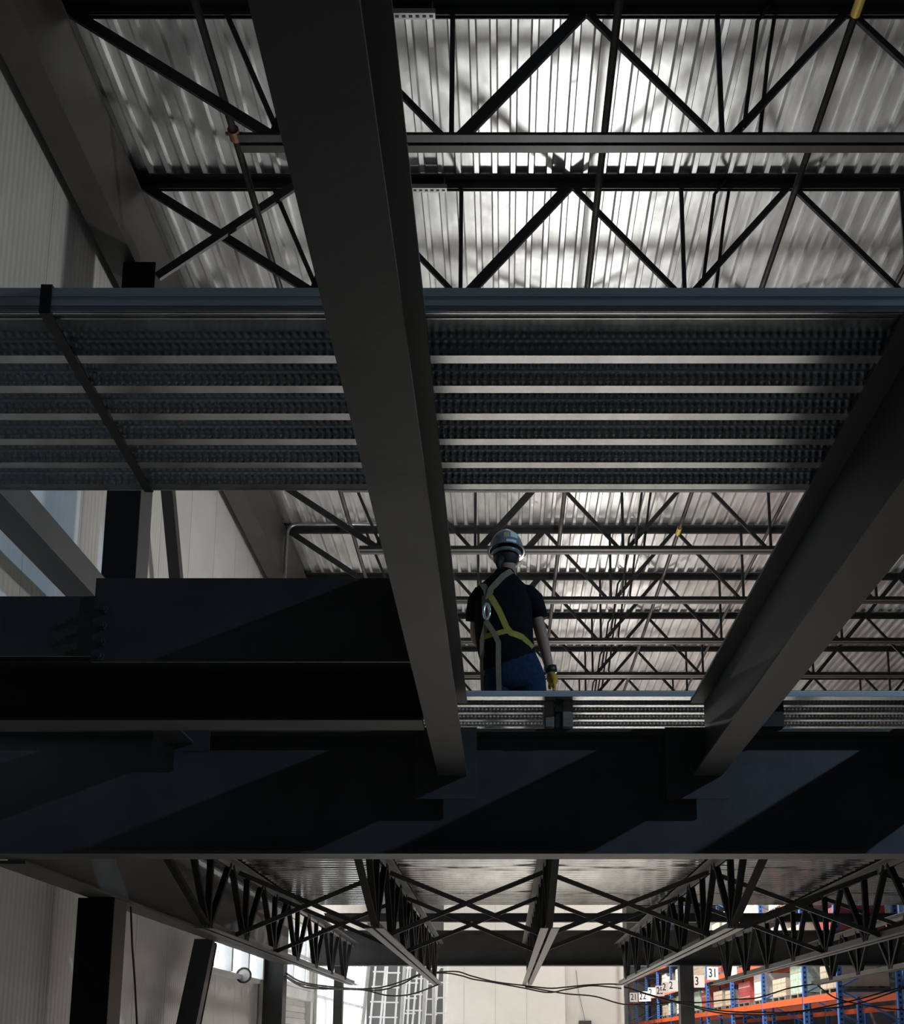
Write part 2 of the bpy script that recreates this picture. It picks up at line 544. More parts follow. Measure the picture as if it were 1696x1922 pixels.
# pipes and conduits under the roof
def pipe_y(x, z, r, y0, y1, label, mm='pipe', couplings=(), tags=()):
    t = thing('roof_pipe', label, 'pipe', (x, y0, z))
    build('tube', MB().tube([(0, 0, 0), (0, (y1 - y0) / 2, 0), (0, y1 - y0, 0)], r, 12), mm, t, smooth=True)
    for y in couplings:
        mb = MB().tube([(0, y - y0 - .045, 0), (0, y - y0 + .045, 0)], r * 1.55, 12)
        mb.tube([(-r * 2.3, y - y0, 0), (r * 2.3, y - y0, 0)], r * .5, 6)
        build('coupling', mb, 'rust', t)
    for y in tags:
        build('tag_band', MB().tube([(0, y - y0 - .09, 0), (0, y - y0 + .09, 0)], r * 1.25, 12), 'yellow', t)
    y = y0 + 1.0
    return t
pipe_y(-2.02, 8.3, 0.028, 0.5, 29, 'black sprinkler pipe with a rusty coupling, left of the central beam', couplings=(7.28, 13.9), )
pipe_y(0.755, 8.3, 0.028, 0.5, 29, 'dark pipe running under the roof just right of the central beam')
pipe_y(2.33, 8.3, 0.026, 0.5, 29, 'dark pipe with yellow tag band under the roof at upper right', tags=(6.2, 13.9))
pipe_y(3.55, 8.35, 0.022, 0.5, 29, 'thin dark pipe under the roof nearest the right edge of the photo')
for k in range(0, 11):
    y = JY[k + 1]
    t = thing('hanger', 'bent black hanger pair on the %s roof joist from the top' % ORD[k], 'hanger', (1.8, y, ZR), 'hangers on the roof joists')
    mb = MB().tube([(0.10, -0.04, 0.0), (0.02, -0.04, -0.10), (-0.02, -0.04, -0.16), (-0.15, -0.04, -1.02)], 0.015, 8)
    build('rod', mb, 'pipe', t, smooth=True)
    mb = MB().tube([(0.13, 0.05, 0.0), (0.06, 0.05, -0.4), (-0.02, 0.05, -1.0), (0.02, 0.05, -1.06)], 0.015, 8)
    build('rod', mb, 'pipe', t, smooth=True)
for y, lab in ((6.66, 'slotted strut channel on the topmost roof joist beside the central beam'),
               (8.29, 'slotted strut channel on the second roof joist beside the central beam')):
    t = thing('strut_channel', lab, 'channel', (-0.78, y - 0.03, ZR - 0.125))
    build('channel', MB().box(0, 0.30, 0.0, 0.05, 0.0, 0.04), 'galvpipe', t)
    for i in range(6):
        build('slot', MB().box(0.018 + i * 0.048, 0.044 + i * 0.048, 0.016, 0.034, -0.002, 0.001), 'ink', t)
    build('hanger_rod', MB().tube([(0.28, 0.024, 0.0), (0.28, 0.024, 0.13)], 0.006, 6), 'galvpipe', t)
# bent conduit at the left behind the bundle
pts = [(-1.5, 14.58, 8.73), (-2.75, 14.58, 8.73)]
for a in range(0, 91, 15):
    pts.append((-2.88 - 0.14 * math.sin(math.radians(a)), 14.58, 8.59 + 0.14 * math.cos(math.radians(a))))
pts += [(-3.03, 14.58, 8.3), (-3.06, 14.58, 4.2)]
tag(build('conduit', MB().tube(pts, 0.024, 10), 'galvpipe', smooth=True), 'pale bent conduit turning down beside the left wall behind the deck bundle', 'conduit')

# ================================================================== MEZZANINE STEEL
ZB, ZT = 3.16, 3.622
t = thing('mezzanine_beam', 'large dark steel I-beam running overhead through the middle of the photo', 'beam', (-0.305, 0.3, ZB))
i_beam_y(t, -0.305, 0.3, 6.478, ZB, ZT, 0.17, tf=0.014)
build('end_plate', MB().box(-0.217, 0.145, 6.178, 6.19, -0.14, 0.30), 'steel', t)
t = thing('mezzanine_beam', 'large dark steel I-beam slanting in from the right edge', 'beam', (1.21, 0.3, ZB))
i_beam_y(t, 1.21, 0.3, 6.478, ZB, ZT, 0.172, tf=0.014)
build('end_plate', MB().box(-0.244, 0.12, 6.178, 6.19, -0.14, 0.30), 'steel', t)
t = thing('mezzanine_beam', 'dark steel I-beam just beyond the right edge, parallel to the slanting one', 'beam', (2.70, 0.3, ZB))
i_beam_y(t, 2.70, 0.3, 6.478, ZB, ZT, 0.172, tf=0.014)
build('end_plate', MB().box(-0.244, 0.12, 6.178, 6.19, -0.14, 0.30), 'steel', t)
t = thing('mezzanine_beam', 'short shallow beam behind the left header beam, its end plate showing', 'beam', (-1.94, 5.42, 3.36))
i_beam_y(t, -1.94, 5.42, 6.478, 3.36, ZT, 0.172, tf=0.012)
build('end_plate', MB().box(-0.16, 0.18, 1.058, 1.07, -0.05, 0.12), 'steel', t)

# deep girder across the photo
t = thing('mezzanine_girder', 'deep dark steel girder crossing the photo below the worker', 'girder', (0, 6.59, 2.692))
i_beam_x(t, -3.32, 10.5, 6.59, 2.692, 3.453, 0.20, tf=0.018)
for xx in (-0.34, 1.15, 2.65, 4.15, 5.65):
    build('stiffener', MB().box(xx - .006, xx + .006, 0.008, 0.095, 0.02, 0.74), 'steel', t)

# header beam at left with bolted splice
t = thing('header_beam', 'dark header beam with a row of bolts, framing into the central beam at left', 'beam', (-1.727, 4.47, 3.165))
build('web', MB().box(0.0, 1.415, -0.006, 0.006, 0.0, 0.371), 'steel', t)
build('splice_web', MB().box(-2.2, 0.05, 0.008, 0.02, 0.03, 0.295), 'steel', t)
build('top_lip', MB().box(0.0, 1.415, 0.006, 0.05, 0.362, 0.371), 'steel', t)
for zz in (0.022, 0.085, 0.157, 0.228):
    mb = MB().tube([(0.04, -0.022, zz), (0.04, -0.006, zz)], 0.020, 6)
    mb.tube([(0.04, -0.034, zz), (0.04, -0.022, zz)], 0.012, 8)
    build('bolt', mb, 'joist', t)
t = thing('header_beam', 'black header beam in shade behind the bolted one, its pale bottom flange showing', 'beam', (-1.8, 5.40, ZB))
i_beam_x(t, -3.3, -0.402, 5.40, ZB, 3.60, 0.18, tf=0.018)

tag(build('shade_plate', MB().box(-3.25, -0.42, 4.492, 5.392, 0, 0.012).box(-3.25, -0.42, 4.70, 4.708, -0.05, 0).box(-3.25, -0.42, 5.1, 5.108, -0.05, 0), 'steel', None, (0, 0, 3.44)),  # added plate out of view, blocks lamp light from the rear header
    'added unseen steel plate between the two header beams at left, shading the rear one', 'plate')

# square strut along the left wall, framing into the black column
t = tag(build('square_strut', MB().bar((-3.03, 1.0, 4.846), (-3.03, 8.268, 4.846), 0.21, 0.21, (0, 0, 1)), 'steel_brown'),
        'grey square steel strut slanting in at the left edge towards the black wall column', 'strut')

# deck bundles
def bundle(name, y0, x0, x1, z0, ribs, label, edge=0.115, flat=0, sheets=8, stack=0.078, lip=0.078):
    t = thing(name, label, 'deck bundle', ((x0 + x1) / 2, y0, z0))
    hw = (x1 - x0) / 2
    P, D = 0.157, 0.05
    if flat:
        pr = [(0.0, 0.0), (flat, 0.0)]
        mi = [0]
        u = flat
        edge = flat
    else:
        pr = [(0.0, 0.0), (0.010, 0.0), (0.048, 0.018), (0.049, 0.014), (0.053, 0.014), (0.054, 0.020), (edge + 0.058, D)]
        mi = [0] * 6
        u = edge
    for k in range(ribs):
        if k or flat:
            pr += [(u + 0.004, D), (u + 0.060, D)]
            mi += [0, 0]
        pr += [(u + 0.072, D * .66), (u + 0.080, D * .6), (u + 0.099, 0.0), (u + 0.138, 0.0)]
        mi += [1, 1, 1, 0]
        u += P
    pr += [(u - 0.012, 0.02), (u - 0.008, 0.02)]
    mi += [0, 0]
    ye = u - 0.008
    # bottom sheet
    build('deck_sheet', MB().extrude_profile(pr, -hw, hw, 'X', mi), ['bundle', 'emboss'], t)
    # nested sheets stacked on it, only their edges show
    st = stack / sheets
    lt = lip / sheets
    for k in range(1, sheets + 1):
        zz = k * st
        dy = 0.001 * ((k * 7) % 3)
        top = [(a + 0.0, b + zz) for a, b in pr]
        ml = MB().extrude_profile(top, -hw + 0.01 * ((k * 5) % 3), hw - 0.012 * ((k * 3) % 4), 'X', [0] * len(mi))
        ml.box(-hw, hw, dy, dy + 0.004, k * lt - lt, k * lt - 0.0006, 1)
        ml.box(-hw, hw, ye - 0.006, ye - 0.002, k * lt - lt, k * lt - 0.0006, 1)
        build('deck_sheet', ml, ['bundle', 'deckedge'], t)
    return t, ye
t, ye = bundle('deck_bundle', 2.825, -3.25, 3.3, ZT, 6, 'strapped bundle of galvanised floor deck lying across the beams overhead', edge=0.105, stack=0.028)
# steel strap round the bundle
xs = -1.29
mb = MB()
lx = xs - (-3.25 + 3.3) / 2
sp = [(0, -0.004), (0, 0.082), (0.17, 0.086), (ye - 0.05, 0.086), (ye + 0.004, 0.082), (ye + 0.004, -0.004), (0, -0.004)]
for (ya, za), (yb_, zb_) in zip(sp, sp[1:]):
    fa, fb = lx - 0.03 * ya, lx - 0.03 * yb_
    mb.bar((fa, ya - 0.004, za), (fb, yb_ - 0.004, zb_), 0.032, 0.004, (0, 0, 1) if abs(yb_ - ya) > 0.02 else (0, 1, 0))
build('strap', mb, 'strap', t)
t, ye2 = bundle('deck_bundle', 6.385, -2.6, 6.0, ZT, 4, 'bundle of galvanised floor deck resting over the girder at the worker\'s feet', flat=0.075, sheets=3, stack=0.012, lip=0.034)
# timber blocks between girder and bundle
for x0, x1, mm, lab in ((0.246, 0.303, 'wood', 'pale timber block under the far deck bundle, left one of the pair'),
                        (0.351, 0.415, 'wood', 'pale timber block under the far deck bundle, right one of the pair'),
                        (1.52, 1.68, 'darkwood', 'black block under the far deck bundle right of the slanting beam')):
    o = build('timber_block', MB().box(-(x1 - x0) / 2, (x1 - x0) / 2, -0.06, 0.30, 0, ZT - 3.4535), mm, None, ((x0 + x1) / 2, 6.52, 3.4532))
    bm = bmesh.new(); bm.from_mesh(o.data)
    bmesh.ops.bevel(bm, geom=bm.edges[:], offset=0.006, segments=2, affect='EDGES')
    bm.to_mesh(o.data); bm.free()
    tag(o, lab, 'block')
mb = MB().box(-0.024, 0.024, -0.04, 0.02, 0, 0.17)
tag(build('clamp', MB().box(-0.018, 0.018, -0.05, 0.25, 0, 0.15).box(-0.021, 0.021, -0.09, -0.065, 0.09, 0.16).box(-0.012, 0.012, -0.07, -0.05, 0.1, 0.14), 'strap', None, (0.327, 6.52, 3.4532)),
    'black clamp standing between the two pale timber blocks', 'clamp')

# mezzanine floor deck: sheets with ribs along X
md = struct(build('mezzanine_floor', MB().box(-2.75, 9.6, 8.2, 14.35, 3.398, 3.43), 'concrete'))
P2 = 0.1524
pr = []
for k in range(6):
    u = k * P2
    pr += [(u, 0.05), (u + 0.070, 0.05), (u + 0.100, 0.0), (u + 0.140, 0.0)]
pr.append((6 * P2, 0.05))
fs = MB().extrude_profile(pr, -6.25, 6.25, 'X').mesh('deck_sheet', 'floordeck')
for k in range(7):
    link('deck_sheet', fs, md, (3.38, 7.97 + k * 6 * P2, 3.345))

pk = build('scaffold_plank', MB().box(-0.95, 0.95, -0.12, 0.12, 0, 0.045), 'wood', None, (-0.40, 7.64, 3.332))
bm = bmesh.new(); bm.from_mesh(pk.data)
bmesh.ops.bevel(bm, geom=bm.edges[:], offset=0.005, segments=2, affect='EDGES')
bm.to_mesh(pk.data); bm.free()
tag(pk, 'timber plank across two floor joists under the worker', 'plank')

# floor joists under the mezzanine, running away from the girder
FJX = [-2.65, -1.15, 0.41, 2.05, 3.72, 5.45, 7.15]
def floor_joist():
    t = thing('floor_joist', 'x', 'joist', (0, 6.7, 3.33), 'open-web floor joists under the mezzanine')
    def ch(n, ya, yb, z0, z1, mm):
        mb = MB()
        for s in (-1, 1):
            a, b = sorted((s * .013, s * .085))
            zf = (z0, z0 + .008) if n == 'bottom_chord' else (z1 - .008, z1)
            mb.box(a, b, ya, yb, *zf)
            a, b = sorted((s * .013, s * .021))
            mb.box(a, b, ya, yb, z0, z1)
        build(n, mb, mm, t)
    ch('top_chord', 0.0, 13.2, -0.075, 0.0, 'lchord')
    ch('bottom_chord', 3.2, 13.2, -0.735, -0.66, 'lchord')
    def wm(a, b, wd=0.045):
        build('web_member', MB().bar((0, a[0], a[1]), (0, b[0], b[1]), wd, 0.055, (1, 0, 0)), 'black', t)
    zt, zb = -0.04, -0.70
    y = 3.3
    wm((1.2, zt), (y - 0.04, zb), 0.04)
    while y < 13.1:
        wm((y, zb), (y, zt), 0.05)
        wm((y - 0.04, zb), (y - 0.68, zt), 0.042)
        if y + 0.95 < 13.2:
            wm((y + 0.04, zb), (y + 0.68, zt), 0.042)
        y += 1.45
    return t
F0 = floor_joist()
nm = ['leftmost', 'second from the left', 'third from the left, near the photo centre', 'fourth from the left',
      'fifth from the left', 'sixth from the left', 'rightmost, at the right edge']
F0.location = (FJX[0], 6.7, 3.33)
F0['label'] = 'open-web floor joist under the mezzanine, ' + nm[0]
for k in range(1, 7):
    dup(F0, (FJX[k], 6.7, 3.33), 'open-web floor joist under the mezzanine, ' + nm[k])
# X bridging between the joists
gap = ['leftmost gap', 'second gap from the left', 'gap left of the slanted racks', 'fourth gap from the left', 'fifth gap from the left', 'rightmost gap']
gap[2] = 'third gap from the left'
for y, w_ in ((11.0, 'nearer'), (13.0, 'farther')):
    for k in range(6):
        xa, xb = FJX[k] + .02, FJX[k + 1] - .02
        t = thing('cross_bridging', '%s black X bridging between floor joists, %s' % (w_, gap[k]), 'bridging', (xa, y, 2.62), 'X bridging between floor joists')
        dx = xb - xa
        build('diagonal', MB().bar((0, -0.012, 0.02), (dx, -0.012, 0.64), 0.046, 0.022), 'joist', t)
        build('diagonal', MB().bar((0, 0.012, 0.64), (dx, 0.012, 0.02), 0.046, 0.022), 'joist', t)

# edge beam at the left of the mezzanine
t = thing('edge_beam', 'deep brown-grey edge beam running along the left side below the mezzanine', 'beam', (-3.0, 6.7, 2.665))
i_beam_y(t, -3.0, 6.7, 15.58, 2.665, 3.44, 0.20, tf=0.02, m='steel_brown')

# far girder, its columns and the strip beam behind
t = thing('far_girder', 'dark horizontal girder at the far end of the floor joists', 'girder', (0, 20.05, 2.945))
i_beam_x(t, -3.3, 10.5, 20.05, 2.945, 3.57, 0.24)
t = thing('far_strip_beam', 'shallow dark beam seen above the far girder', 'beam', (0, 20.55, 3.80))
i_beam_x(t, -3.3, 10.5, 20.55, 3.78, 3.94, 0.14, tf=0.012)
column('far_column', 3.236, 20.05, 2.944, 0.24, 'dark steel column standing in front of the pallet racks under the far girder', 'steel', 'steel')
column('far_column', -3.0, 20.55, 3.78, 0.16, 'thin dark post in front of the white windows at lower left', 'steel', 'steel')
column('far_column', 2.885, 26.6, 5.0, 0.07, 'thin brown post at the right end of the pale wall', 'steel_brown', 'steel_brown')

# partition wall
struct(build('wall_partition', MB().box(-1.45, 1.467, 27.0, 27.15, 0, 5.3), 'white_wall'))
struct(build('wall_partition', MB().box(1.467, 2.9, 27.25, 27.4, 0, 5.3), 'grey_wall'))
struct(build('wall_partition', MB().box(XL + 0.02, -1.45, 28.0, 28.15, 0, 5.3), 'dark_wall'))
for i, x in enumerate((-0.95, -0.2, 0.55)):
    struct(build('trim_%d' % (i + 1), MB().box(x - .006, x + .006, 26.993, 27.0, 0, 5.3), 'grey_wall'))
t = thing('wall_box', 'small grey wall box with a thin wire on the pale wall', 'box', (1.95, 27.16, 2.02))
build('body', MB().box(-0.15, 0.15, 0, 0.088, -0.25, 0.10), 'steel', t)
build('wire', MB().tube([(0.0, 0.03, 0.1), (-0.15, 0.05, 0.8), (-0.2, 0.06, 1.3)], 0.006, 5), 'steel', t)

# ================================================================== GLAZED PART OF THE LEFT WALL
def window(n, y0, y1, z0, z1, ny, nz, XL=XL):
    t = struct(build('window_%d' % n, MB().box(XL - 0.1, XL + 0.02, y0, y1, z0 - 0.06, z0).box(XL - 0.1, XL + 0.02, y0, y1, z1, z1 + 0.06), 'mullion'))
    dy = (y1 - y0) / ny
    for i in range(ny + 1):
        build('mullion', MB().box(XL - 0.1, XL + 0.05, y0 + i * dy - .04, y0 + i * dy + .04, z0, z1), 'mullion', t)
    dz = (z1 - z0) / nz
    for j in range(1, nz):
        build('transom', MB().box(XL - 0.1, XL + 0.03, y0, y1, z0 + j * dz - .03, z0 + j * dz + .03), 'mullion', t)
    for i in range(ny):
        for j in range(nz):
            build('pane', MB().box(XL - 0.06, XL - 0.05, y0 + i * dy + .04, y0 + (i + 1) * dy - .04, z0 + j * dz, z0 + (j + 1) * dz), 'window', t)
window(4, 12.75, 15.45, 2.45, 3.3, 3, 1, XL + 0.075)  # added glowing strip standing in for brightly lit wall panels
window(1, 15.95, 20.2, 2.55, 3.5, 4, 2)
window(2, 20.4, 30.0, 0.3, 3.5, 9, 3)
d1 = struct(build('door_1', MB().box(XL - 0.1, XL + 0.06, 16.3, 16.42, 0, 2.4).box(XL - 0.1, XL + 0.06, 19.7, 19.82, 0, 2.4).box(XL - 0.1, XL + 0.1, 16.3, 19.82, 2.3, 2.46), 'mullion'))
for k in range(23):
    build('slat', MB().box(XL - 0.06, XL - 0.03 + 0.008 * (k % 2), 16.42, 19.7, k * 0.1, k * 0.1 + 0.096), 'shutter', d1)
struct(build('wall_left', MB().box(XL - 0.25, XL - 0.0, 15.7, 16.3, 0, 2.55), 'panel'))
struct(build('wall_left', MB().box(XL - 0.25, XL - 0.0, 19.82, 20.4, 0, 3.6), 'panel'))

# glass balustrade leaning by the edge beam
t = thing('wall_clock', 'small round pale clock on the left wall beside the window column', 'clock', (-3.30, 14.3, 2.44))
mb = MB().tube([(0.0, 0, 0), (0.0, 0.03, 0)], 0.085, 20)
build('face', mb, 'carton', t)
build('rim', MB().tube([(0.09 * math.cos(a * math.pi / 12), -0.004, 0.09 * math.sin(a * math.pi / 12)) for a in range(25)], 0.014, 6), 'steel', t)
build('bracket', MB().box(-0.12, 0.02, 0.03, 0.05, 0.02, 0.05), 'steel', t)

# leaning aluminium ladder frames in front of the windows
def ladder(x, y, lean_x, lean_y, wd, h, label, mm='mullion'):
    t = thing('ladder_frame', label, 'ladder', (x, y, 0), 'white ladder frames leaning in a row')
    for s in (0, 1):
        build('rail', MB().bar((s * wd, 0, 0), (s * wd + lean_x, lean_y, h), 0.035, 0.07, (0, 1, 0)), mm, t)
    n = int(h / 0.3)
    for i in range(1, n):
        f = i / n
        build('rung', MB().bar((lean_x * f - 0.04, lean_y * f, h * f), (wd + lean_x * f + 0.04, lean_y * f, h * f), 0.03, 0.03, (0, 1, 0)), mm, t)
    return t
lx = [-2.75, -2.48, -2.2, -1.95, -1.7, -1.48]
for i, x in enumerate(lx):
    ladder(x, 22.2 + 0.35 * (i % 3), (0.22, 0.12, 0.26, 0.08, 0.2, 0.1)[i], 0.5, 0.2 + 0.03 * (i % 2), (3.9, 3.6, 3.75, 3.5, 3.7, 3.45)[i],
           'white metal ladder frame leaning before the windows, %s from the left' % ORD[i])
# galvanised studs beside them
for i, (x, y, lx_, h) in enumerate(((-2.8, 21.1, 0.25, 3.7), (-2.05, 21.5, 0.12, 3.6), (-1.62, 21.4, 0.1, 3.3), (-1.35, 21.6, -0.04, 3.2))):
    mb = MB().bar((0, 0, 0), (lx_, 0.4, h), 0.012, 0.09, (0, 1, 0)).bar((0.03, 0, 0), (0.03 + lx_, 0.4, h), 0.05, 0.01, (0, 1, 0))
    tag(build('metal_stud', mb, 'mullion', None, (x, y, 0)), 'galvanised metal stud leaning among the white ladders, %s from the left' % ORD[i], 'stud', 'metal studs among the ladders')

# hanging red cord by the first column
tag(build('cord', MB().tube([(-2.93, 8.75, 2.65), (-2.90, 8.75, 2.35), (-2.86, 8.75, 2.05), (-2.83, 8.76, 1.75), (-2.82, 8.76, 1.0), (-2.84, 8.76, 0.01)], 0.008, 6), 'redcord', smooth=True),
    'thin dark red cord hanging beside the black column at bottom left', 'cord')

# sagging cables
def smooth_pts(p, n=6):
    out = []
    P = [Vector(q) for q in p]
    for i in range(len(P) - 1):
        a = P[max(0, i - 1)]; b = P[i]; c = P[i + 1]; d = P[min(len(P) - 1, i + 2)]
        for k in range(n):
            t = k / n
            out.append(0.5 * ((2 * b) + (c - a) * t + (2 * a - 5 * b + 4 * c - d) * t * t + (3 * b - a - 3 * c + d) * t ** 3))
    out.append(P[-1])
    return out
C1 = [(-3.0, 15.52, 2.54), (-2.98, 16.8, 2.48), (-2.75, 18.4, 2.49), (-2.452, 19.6, 2.519), (-2.083, 19.6, 2.555), (-1.714, 19.6, 2.666), (-1.438, 19.6, 2.776), (-1.067, 19.6, 2.813), (-0.789, 19.6, 2.813), (-0.556, 19.6, 2.739), (-0.139, 19.6, 2.638), (0.37, 19.6, 2.574), (0.787, 19.6, 2.528), (1.064, 19.6, 2.546), (1.435, 19.6, 2.583), (1.806, 19.6, 2.601), (2.05, 19.6, 2.592)]
C2 = [(x + 0.05 * math.sin(i), y - 0.08, z - 0.045 - 0.03 * math.sin(i * 1.7)) for i, (x, y, z) in enumerate(C1)]
C5 = [(-3.0, 15.52, 2.50), (-2.98, 16.8, 2.45), (-2.72, 18.4, 2.46), (-2.4, 19.5, 2.49), (-2.0, 19.5, 2.40), (-1.6, 19.5, 2.42), (-1.2, 19.5, 2.56), (-1.1, 19.5, 2.60)]
C3 = [(0.37, 19.6, 2.555), (1.063, 19.6, 2.436), (1.571, 19.6, 2.39), (2.077, 19.6, 2.253), (2.631, 19.6, 2.253), (3.001, 19.6, 2.299), (3.37, 19.6, 2.281), (3.926, 19.6, 2.335), (4.389, 19.6, 2.363), (4.951, 19.6, 2.528), (5.4, 19.6, 2.60)]
C4 = [(2.083, 19.6, 2.555), (2.634, 19.6, 2.39), (3.184, 19.6, 2.253), (3.734, 19.6, 2.144), (4.379, 19.6, 2.116), (5.117, 19.6, 2.135), (6.049, 19.6, 2.317), (6.66, 19.6, 2.482), (7.15, 19.6, 2.60)]
C6 = [(2.08, 19.5, 2.545), (2.634, 19.5, 2.37), (3.184, 19.5, 2.225), (3.734, 19.5, 2.10), (4.5, 19.5, 2.07), (5.4, 19.5, 2.16), (6.1, 19.5, 2.26), (7.1, 19.5, 2.59)]
C7 = [(5.45, 19.6, 2.58), (5.75, 19.6, 2.36), (6.2, 19.6, 2.25), (6.7, 19.6, 2.17), (7.3, 19.6, 2.15)]
for pts, lab in ((C1, 'black cable sagging from the left column to the fourth floor joist, upper strand'),
                 (C2, 'black cable sagging from the left column to the fourth floor joist, lower strand'),
                 (C5, 'black cable dipping lowest in front of the ladder frames'),
                 (C3, 'thin black cable drooping past the number signs'),
                 (C4, 'black cable drooping lowest in front of the pallet racks'),
                 (C6, 'second black cable drooping just below another before the racks'),
                 (C7, 'short black cable drooping at the right edge before the racks')):
    tag(build('cable', MB().tube(smooth_pts(pts), 0.014, 6), 'cable', smooth=True), lab, 'cable')

# ================================================================== PALLET RACKS
RX = 6.2
FR_Y = [20.85] + [23.25 + 3.7 * k for k in range(10)]
t = thing('pallet_rack', 'long blue and orange pallet rack receding at the lower right', 'rack', (RX, FR_Y[0], 0))
post_me = MB().box(-.045, .045, -.05, .05, 0, 6.2).mesh('upright_post', 'blue')
slot_mb = MB()
for i in range(60):
    slot_mb.box(-.02, .02, -.0515, -.049, 0.3 + i * 0.1, 0.345 + i * 0.1)
slot_me = slot_mb.mesh('post_slots', 'ink')
brace_mb = MB()
for i in range(5):
    z = 0.3 + i * 1.15
    brace_mb.bar((0, 0, z), (1.1, 0, z + 0.55), 0.03, 0.03, (0, 1, 0)).bar((1.1, 0, z + 0.55), (0, 0, z + 1.1), 0.03, 0.03, (0, 1, 0))
brace_me = brace_mb.mesh('frame_brace', 'blue')
beam_me = MB().box(-.025, .025, 0.05, 3.65, -.065, .065).mesh('load_beam', 'orange')
deck_me = MB().box(0.03, 1.07, 0.1, 3.6, 0.0, 0.02).mesh('shelf_deck', 'galvpipe')
LEV = (1.35, 2.45, 3.45, 4.5)
for i, y in enumerate(FR_Y):
    for dx in (0, 1.1):
        p = link('upright_post', post_me, t, (dx, y - FR_Y[0], 0))
        link('post_slots', slot_me, p)['kind'] = 'stuff'
    link('frame_brace', brace_me, t, (0, y - FR_Y[0], 0))
    if i < len(FR_Y) - 1:
        for z in LEV:
            for dx in (-0.03, 1.13):
                link('load_beam', beam_me, t, (dx, y - FR_Y[0], z)).scale.y = (FR_Y[i + 1] - y) / 3.7
            link('shelf_deck', deck_me, t, (0, y - FR_Y[0], z + 0.07)).scale.y = (FR_Y[i + 1] - y) / 3.7
# far side rack
t2 = thing('pallet_rack', 'second blue pallet rack standing behind the first one', 'rack', (RX + 3.6, FR_Y[0], 0))
for i, y in enumerate(FR_Y[:9]):
    for dx in (0, 1.1):
        link('upright_post', post_me, t2, (dx, y - FR_Y[0], 0))
    link('frame_brace', brace_me, t2, (0, y - FR_Y[0], 0))
    if i < 8:
        for z in LEV:
            link('load_beam', beam_me, t2, (-0.03, y - FR_Y[0], z)).scale.y = (FR_Y[i + 1] - y) / 3.7
            link('shelf_deck', deck_me, t2, (0, y - FR_Y[0], z + 0.07)).scale.y = (FR_Y[i + 1] - y) / 3.7
# loads: pallets with cartons
def carton(mm, wx, wy, wz, tape):
    mb = MB().box(0, wx, 0, wy, 0, wz)
    me = mb.mesh('carton', mm)
    return me
kinds = [('card', 'brown cardboard load'), ('carton', 'white carton load'), ('redbox', 'red wrapped load'), ('greenbox', 'pale green printed load'), ('card', 'tan carton load')]
BN = ['nearest', 'second', 'third', 'fourth', 'fifth', 'sixth', 'seventh', 'eighth']
for i in range(7):
    for j, z in enumerate(LEV[1:]):
        for s in ((0, 1) if i else (0,)):
            k = (i * 3 + j * 2 + s) % 5
            mm, kn = kinds[k]
            h = (0.55, 0.72, 0.62, 0.70, 0.5)[k]
            wy = (1.35, 1.2, 1.4, 1.3, 1.25)[k]
            loc = (RX + 0.07, FR_Y[i] + 0.2 + s * 1.70, z + 0.091)
            c = thing('rack_load', '%s on the %s shelf of the pallet rack, %s bay, %s half' % (kn, ('lower', 'middle', 'top')[j], BN[i], ('near', 'far')[s]), 'load', loc, 'loads on the pallet rack')
            # pallet and stacked boxes as parts
            pal = MB()
            for q in range(3):
                pal.box(0, 0.95, q * (wy - .1) / 2, q * (wy - .1) / 2 + .1, 0, 0.07)
            for q in range(5):
                pal.box(q * 0.21, q * 0.21 + 0.11, 0, wy, 0.07, 0.09)
            build('pallet', pal, 'wood', c)
            nb = 2 if k in (1, 3) else 3
            for q in range(nb):
                for r in range(2):
                    b = build('carton', MB().box(0.02, 0.93, q * wy / nb + .008, (q + 1) * wy / nb - .008, 0.091 + r * (h - .1) / 2 + .003, 0.091 + (r + 1) * (h - .1) / 2), mm, c)
                    build('tape', MB().box(0.016, 0.02, q * wy / nb + .008, (q + 1) * wy / nb - .008, 0.091 + (r + .5) * (h - .1) / 2 - .012, 0.091 + (r + .5) * (h - .1) / 2 + .012), 'sticker', b)

# number signs sticking out of the rack
def text_mesh(s, size):
    cu = bpy.data.curves.new('txt', 'FONT')
    cu.body = s
    cu.size = size
    cu.align_x = 'CENTER'
    cu.align_y = 'CENTER'
    cu.extrude = 0.002
    cu.offset = size * 0.012
    o = bpy.data.objects.new('txt', cu)
    COL.objects.link(o)
    dg = bpy.context.evaluated_depsgraph_get()
    me = bpy.data.meshes.new_from_object(o.evaluated_get(dg))
    me.materials.clear()
    me.materials.append(M['ink'])
    bpy.data.objects.remove(o, do_unlink=True)
    return me
def sign(txt, x, y, z, wd, ht, label):
    wd *= 0.74
    ht = wd * 1.15
    t = thing('number_sign', label, 'sign', (x, y, z), 'number signs along the rack aisle')
    build('plate', MB().box(-wd / 2, wd / 2, -0.004, 0.004, -ht / 2, ht / 2), 'sign', t)
    two = len(txt) > 1
    o = link('number', text_mesh(txt, ht * 0.95), t, (0 if two else -wd * 0.24, -0.0045, 0))
    o.rotation_euler = (math.pi / 2, 0, 0)
    o.scale = (0.72 if two else 0.75, 1, 1)
    build('bracket', MB().tube([(wd / 2 - .01, 0.012, 0), (0.398, 0.012, 0)], 0.01, 6), 'blue', t)
